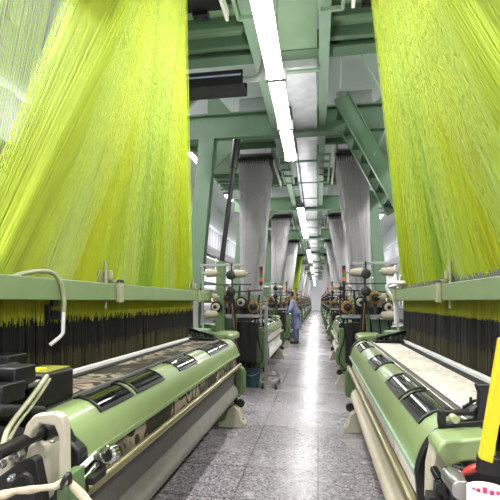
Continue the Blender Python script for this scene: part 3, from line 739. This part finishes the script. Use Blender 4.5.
for s in (-1, 1):
    cp, kp, fp, tp, bp = make_creel(s), make_cone(s), make_feeders(s), make_tower(s), make_cabinet(s); nk = 0; side = SIDE[s]
    for i in range(NL):
        y = YC0 + PITCH*i
        o = cp if i == 0 else copy_tree(cp); o.location = (XC, y+2.42, 0)
        tag(o, '%s creel stand with black tilted post, from the camera between the %s looms' % (ORD[i], side), 'creel', 'weft creels between the looms')
        if i < 5:
            for (u, z, nm) in ((1.21,1.82,'outer top'),(.83,1.81,'inner top'),(1.21,1.27,'lowest'),(1.21,1.5,'middle')):
                k = kp if nk == 0 else copy_tree(kp); nk += 1
                k.location = (XC+s*u, y+2.42-.035, z)
                tag(k, 'cream yarn cone on the %s peg of the %s creel on the %s' % (nm, ORD[i], side), 'yarn cone', 'yarn cones on the creels')
        o = fp if i == 0 else copy_tree(fp); o.location = (XC, y+3.35, 0)
        tag(o, '%s stand of black and gold weft feeders from the camera, between the %s looms' % (ORD[i], side), 'weft feeder', 'weft feeders between the looms')
        if i > 0:
            o = tp if i == 1 else copy_tree(tp); o.location = (XC+s*.70, y-1.84, 1.0)
            tag(o, 'red, green and amber signal tower on the %s loom of the %s row' % (ORD[i], side), 'signal light', 'signal towers on the looms')
        o = bp if i == 0 else copy_tree(bp); o.location = (XC+s*1.85, y+3.3, 0)
        tag(o, '%s control cabinet from the camera behind the %s row of creels' % (ORD[i], side), 'control cabinet', 'control cabinets between the looms')
# trolley with bucket
t = empty('spool_trolley', A(271,383,7.35), 'grey wheeled trolley with a tall post beside the second loom on the left', 'trolley'); t.location.z = 0
m = MB(); m.bar((-.11,-.28,.12), (-.11,.34,.12), .05, .04); m.bar((.11,-.28,.12), (.11,.34,.12), .05, .04)
for y in (-.28, .34): m.bar((-.12,y,.12), (.12,y,.12), .05, .04)
m.build('base_frame', 'steel', t, bevel=.003)
MB().bar((-.06,-.2,.12), (-.06,-.2,1.42), .055, .045).build('post', 'steel', t, bevel=.003)
MB().bar((-.03,-.2,.45), (.11,.3,.14), .02, .02).build('brace', 'steel', t)
m = MB(); m.bar((-.12,-.2,.95), (.08,-.2,.95), .02, .02); m.build('arm', 'steel', t)
for x in (-.11, .11):
    for y in (-.28, .34):
        w = MB(); w.cyl((x-.018,y,.05), (x+.018,y,.05), .05); w = w.build('caster', 'rubber', t); MB().box((x-.022,y-.015,.045), (x+.022,y+.015,.11)).build('caster_fork', 'steel', w)
bk = empty('plastic_bucket', (t.location.x-.31, t.location.y-.12, 0), 'teal plastic bucket on the floor beside the wheeled trolley', 'bucket')
MB().lathe((0,0,0), (0,0,1), [(0,.1),(.01,.11),(.3,.15),(.31,.158),(.325,.158),(.325,.148),(.3,.143),(.02,.1)], 28).build('pail', 'bucket', bk)
MB().tube([(-.155,0,.3),(-.1,-.1,.24),(0,-.16,.21),(.1,-.1,.24),(.155,0,.3)], .005, 6, smooth=4).build('handle', 'steel', bk)
# ------------------------------------------------------------------ things under the platform
t = empty('cable_tray', (XC-1.0, 5.0, 4.04), 'dark cable tray with a blue cable hanging under the platform edge, left of the lights', 'cable tray')
MB().box((-1.1,-.15,-.1), (.42,.15,-.07)).build('tray_floor', 'dark', t)
for y in (-.15, .15): MB().box((-1.1,y-.012,-.1), (.42,y+.012,.06)).build('tray_side', 'dark', t)
MB().cyl((-1.1,-.17,.0), (.4,-.17,.0), .012).build('blue_cable', 'blue', t)
m = MB().tube([(.40,-.1,-.02),(.52,-.1,-.04),(.62,-.1,.02),(.66,-.1,.2)], .035, 10, smooth=4); m.build('conduit_elbow', 'grey', t)
for nm, p in (('left', A(201,15,4.15)), ('right', A(369,0,4.15))):
    b = empty('junction_box', p, 'small black box hanging under the platform beside the %s lime curtain' % nm, 'junction box')
    MB().box((-.075,-.05,-.035), (.075,.05,.035)).build('housing', 'black', b, bevel=.006)
    MB().cyl((0,0,.035), (0,0,4.5-p.z), .01).build('hanger', 'dark', b)
    for dx in (-.05, .05): MB().cyl((dx,0,-.035), (dx,0,-.05), .018, n=12).build('gland', 'dark', b)
# inclined stair stringer on the right
p0, p1 = A(341,96,6.5), A(401,204,6.5)
t = empty('platform_stair', p1, 'steep green stair with open treads climbing to the platform beside the right lime curtain', 'stair')
dv = (p1-p0); dn = dv.normalized(); nrm = Vector((dn.z, 0, -dn.x))
for y in (0, .62):
    m = MB(); m.bar(p0+Vector((0,y,0)), p1+Vector((0,y,0)), .22, .02, (0,1,0)); 
    local(m, t); o = m.build('stringer', 'gantry', t)
    m = MB()
    for q in (-.11, .11): m.bar(p0+nrm*q+Vector((0,y,0)), p1+nrm*q+Vector((0,y,0)), .016, .09, (0,1,0))
    local(m, t).build('flange', 'gantry', o)
for k in range(7):
    c = p0 + dv*((k+.5)/7); m = MB().box(c-Vector((.11,0,.012)), c+Vector((.11,.62,.012))); local(m, t).build('tread', 'gantrydark', t)
m = MB()
q0, q1 = p0+Vector((.28,0,.62)), p1+Vector((.3,0,.62))
m.tube([q0, q1], .016, 8); m.tube([p0+Vector((-.02,0,.1)), p0+Vector((-.0,0,.65)), q0], .014, 8); m.tube([p0+dv*.55, p0+dv*.55+Vector((.28,0,.62))], .014, 8)
local(m, t).build('hand_rail', 'palegreen', t)
# dark pole and its short pillar on the left
a, b = A(237,140,6.7), A(221,268,6.7)
t = empty('slanted_pole', (b.x, b.y, 0), 'dark slanted pole rising from the floor to the platform behind the creel on the left', 'pole')
m = MB().tube([b, a], .04, 12); local(m, t).build('pole_tube', 'dark', t)
m = MB().tube([a+(b-a)*.22, a], .065, 14); local(m, t).build('sleeve', 'black', t)
MB().bar((0,0,0), (0,0,b.z+.1), .13, .13).build('pillar', 'frame', t, bevel=.008)
# racks standing against the side walls
for s in (-1, 1):
    x = XL+.75 if s < 0 else XR-.75
    t = empty('storage_rack', (x, 16, 0), 'long white pipe rack standing along the %s wall below the grey cladding' % SIDE[s], 'rack')
    for k in range(12): MB().bar((0,-14+k*2.6,0), (0,-14+k*2.6,3.5), .07, .07).build('upright', 'white', t)
    for z in (1.0, 1.6, 2.2, 2.8, 3.4): MB().bar((0,-14.1,z), (0,14.7,z), .06, .06).build('rail', 'white', t)
    for z in (1.03, 2.23): MB().box((-.3,-14.1,z), (.3,14.7,z+.03)).build('shelf', 'gantrydark', t)
# ------------------------------------------------------------------ the weaver bending to the loom
def skin(name, mat, pts, edges, rad, root=0, parent=None, sub=2):
    me = bpy.data.meshes.new(name); me.from_pydata([Vector(p) for p in pts], edges, []); o = bpy.data.objects.new(name, me); COL.objects.link(o)
    me.materials.append(M[mat]); o.modifiers.new('Skin', 'SKIN')
    for i, r in enumerate(rad):
        d = me.skin_vertices[0].data[i]; d.radius = (r, r) if not isinstance(r, tuple) else r; d.use_root = (i == root)
    if sub: o.modifiers.new('Subdivision', 'SUBSURF').levels = sub; o.modifiers[-1].render_levels = sub
    me.update(); o.modifiers[0].use_smooth_shade = True
    o.parent = parent; return o
pw = A(294, 343, 14.7); pe = empty('person', (pw.x, pw.y, 0), 'person in a blue work coat standing in the aisle, leaning towards a loom', 'person')
P = [(.06,0,.93),(.04,0,1.12),(-.02,0,1.34),(-.06,0,1.48),(-.1,-.0,1.56),(-.13,-.01,1.66),   # pelvis..head 0-5
     (.06,-.1,.9),(.04,-.11,.5),(.06,-.11,.09),(-.1,-.12,.03),                               # leg a 6-9
     (.07,.1,.9),(.09,.11,.5),(.12,.11,.09),(-.02,.12,.03),                                   # leg b
     (-.04,-.19,1.42),(-.1,-.24,1.15),(-.32,-.2,1.03),(-.42,-.18,1.02),                        # arm a 14-17
     (-.04,.19,1.42),(-.12,.24,1.16),(-.34,.2,1.06),(-.44,.18,1.05)]                           # arm b
E = [(0,1),(1,2),(2,3),(3,4),(4,5),(0,6),(6,7),(7,8),(8,9),(0,10),(10,11),(11,12),(12,13),(2,14),(14,15),(15,16),(16,17),(2,18),(18,19),(19,20),(20,21)]
R = [.13,.12,.13,.06,.055,.1,.085,.06,.045,.035,.085,.06,.045,.035,.055,.045,.035,.03,.055,.045,.035,.03]
body = skin('body', 'skin', P, E, R, 0, pe)
g = lambda ids, k=.02: [R[i]+k for i in ids]
def garment(name, mat, ids, k):
    mp = {v: n for n, v in enumerate(ids)}
    return skin(name, mat, [P[i] for i in ids], [(mp[a], mp[b]) for a, b in E if a in mp and b in mp], [R[i]+k for i in ids], 0, pe)
garment('coat', 'blue', [0,1,2,14,15,16,18,19,20], .03)
m = MB().lathe((.07,0,.5), (0,0,1), [(0,.175),(.2,.175),(.45,.16),(.6,.145)], 20); m.build('coat_skirt', 'blue', pe)
garment('trousers', 'navy', [0,6,7,8,10,11,12], .018)
for q in ((8,9),(12,13)):
    MB().tube([Vector(P[q[0]])-Vector((-.04,0,.04)), Vector(P[q[1]])+Vector((-.06,0,.012))], [.055,.045], 10).build('shoe', 'black', pe)
hm = bmesh.new(); bmesh.ops.create_uvsphere(hm, u_segments=20, v_segments=14, radius=.118)
bmesh.ops.delete(hm, geom=[v for v in hm.verts if v.co.z < -.02 and v.co.x < .02 or v.co.z < -.08], context='VERTS')
me = bpy.data.meshes.new('hair'); hm.to_mesh(me); hm.free(); me.materials.append(M['hair']); o = bpy.data.objects.new('hair', me); COL.objects.link(o); o.parent = pe; o.location = (-.12,0,1.69)
# ------------------------------------------------------------------ view
world = bpy.data.worlds.new('hall_air'); SC.world = world; world.use_nodes = True
world.node_tree.nodes['Background'].inputs['Color'].default_value = (.8,.85,.9,1)
world.node_tree.nodes['Background'].inputs['Strength'].default_value = .3
SC.view_settings.view_transform = 'Standard'; SC.view_settings.look = 'None'
SC.view_settings.gamma = 1; SC.view_settings.use_curve_mapping = False
SC.view_settings.exposure = 0.28
SC.cycles.max_bounces = 6; SC.cycles.diffuse_bounces = 2; SC.cycles.glossy_bounces = 3; SC.cycles.transmission_bounces = 3; SC.cycles.caustics_reflective = False; SC.cycles.caustics_refractive = False
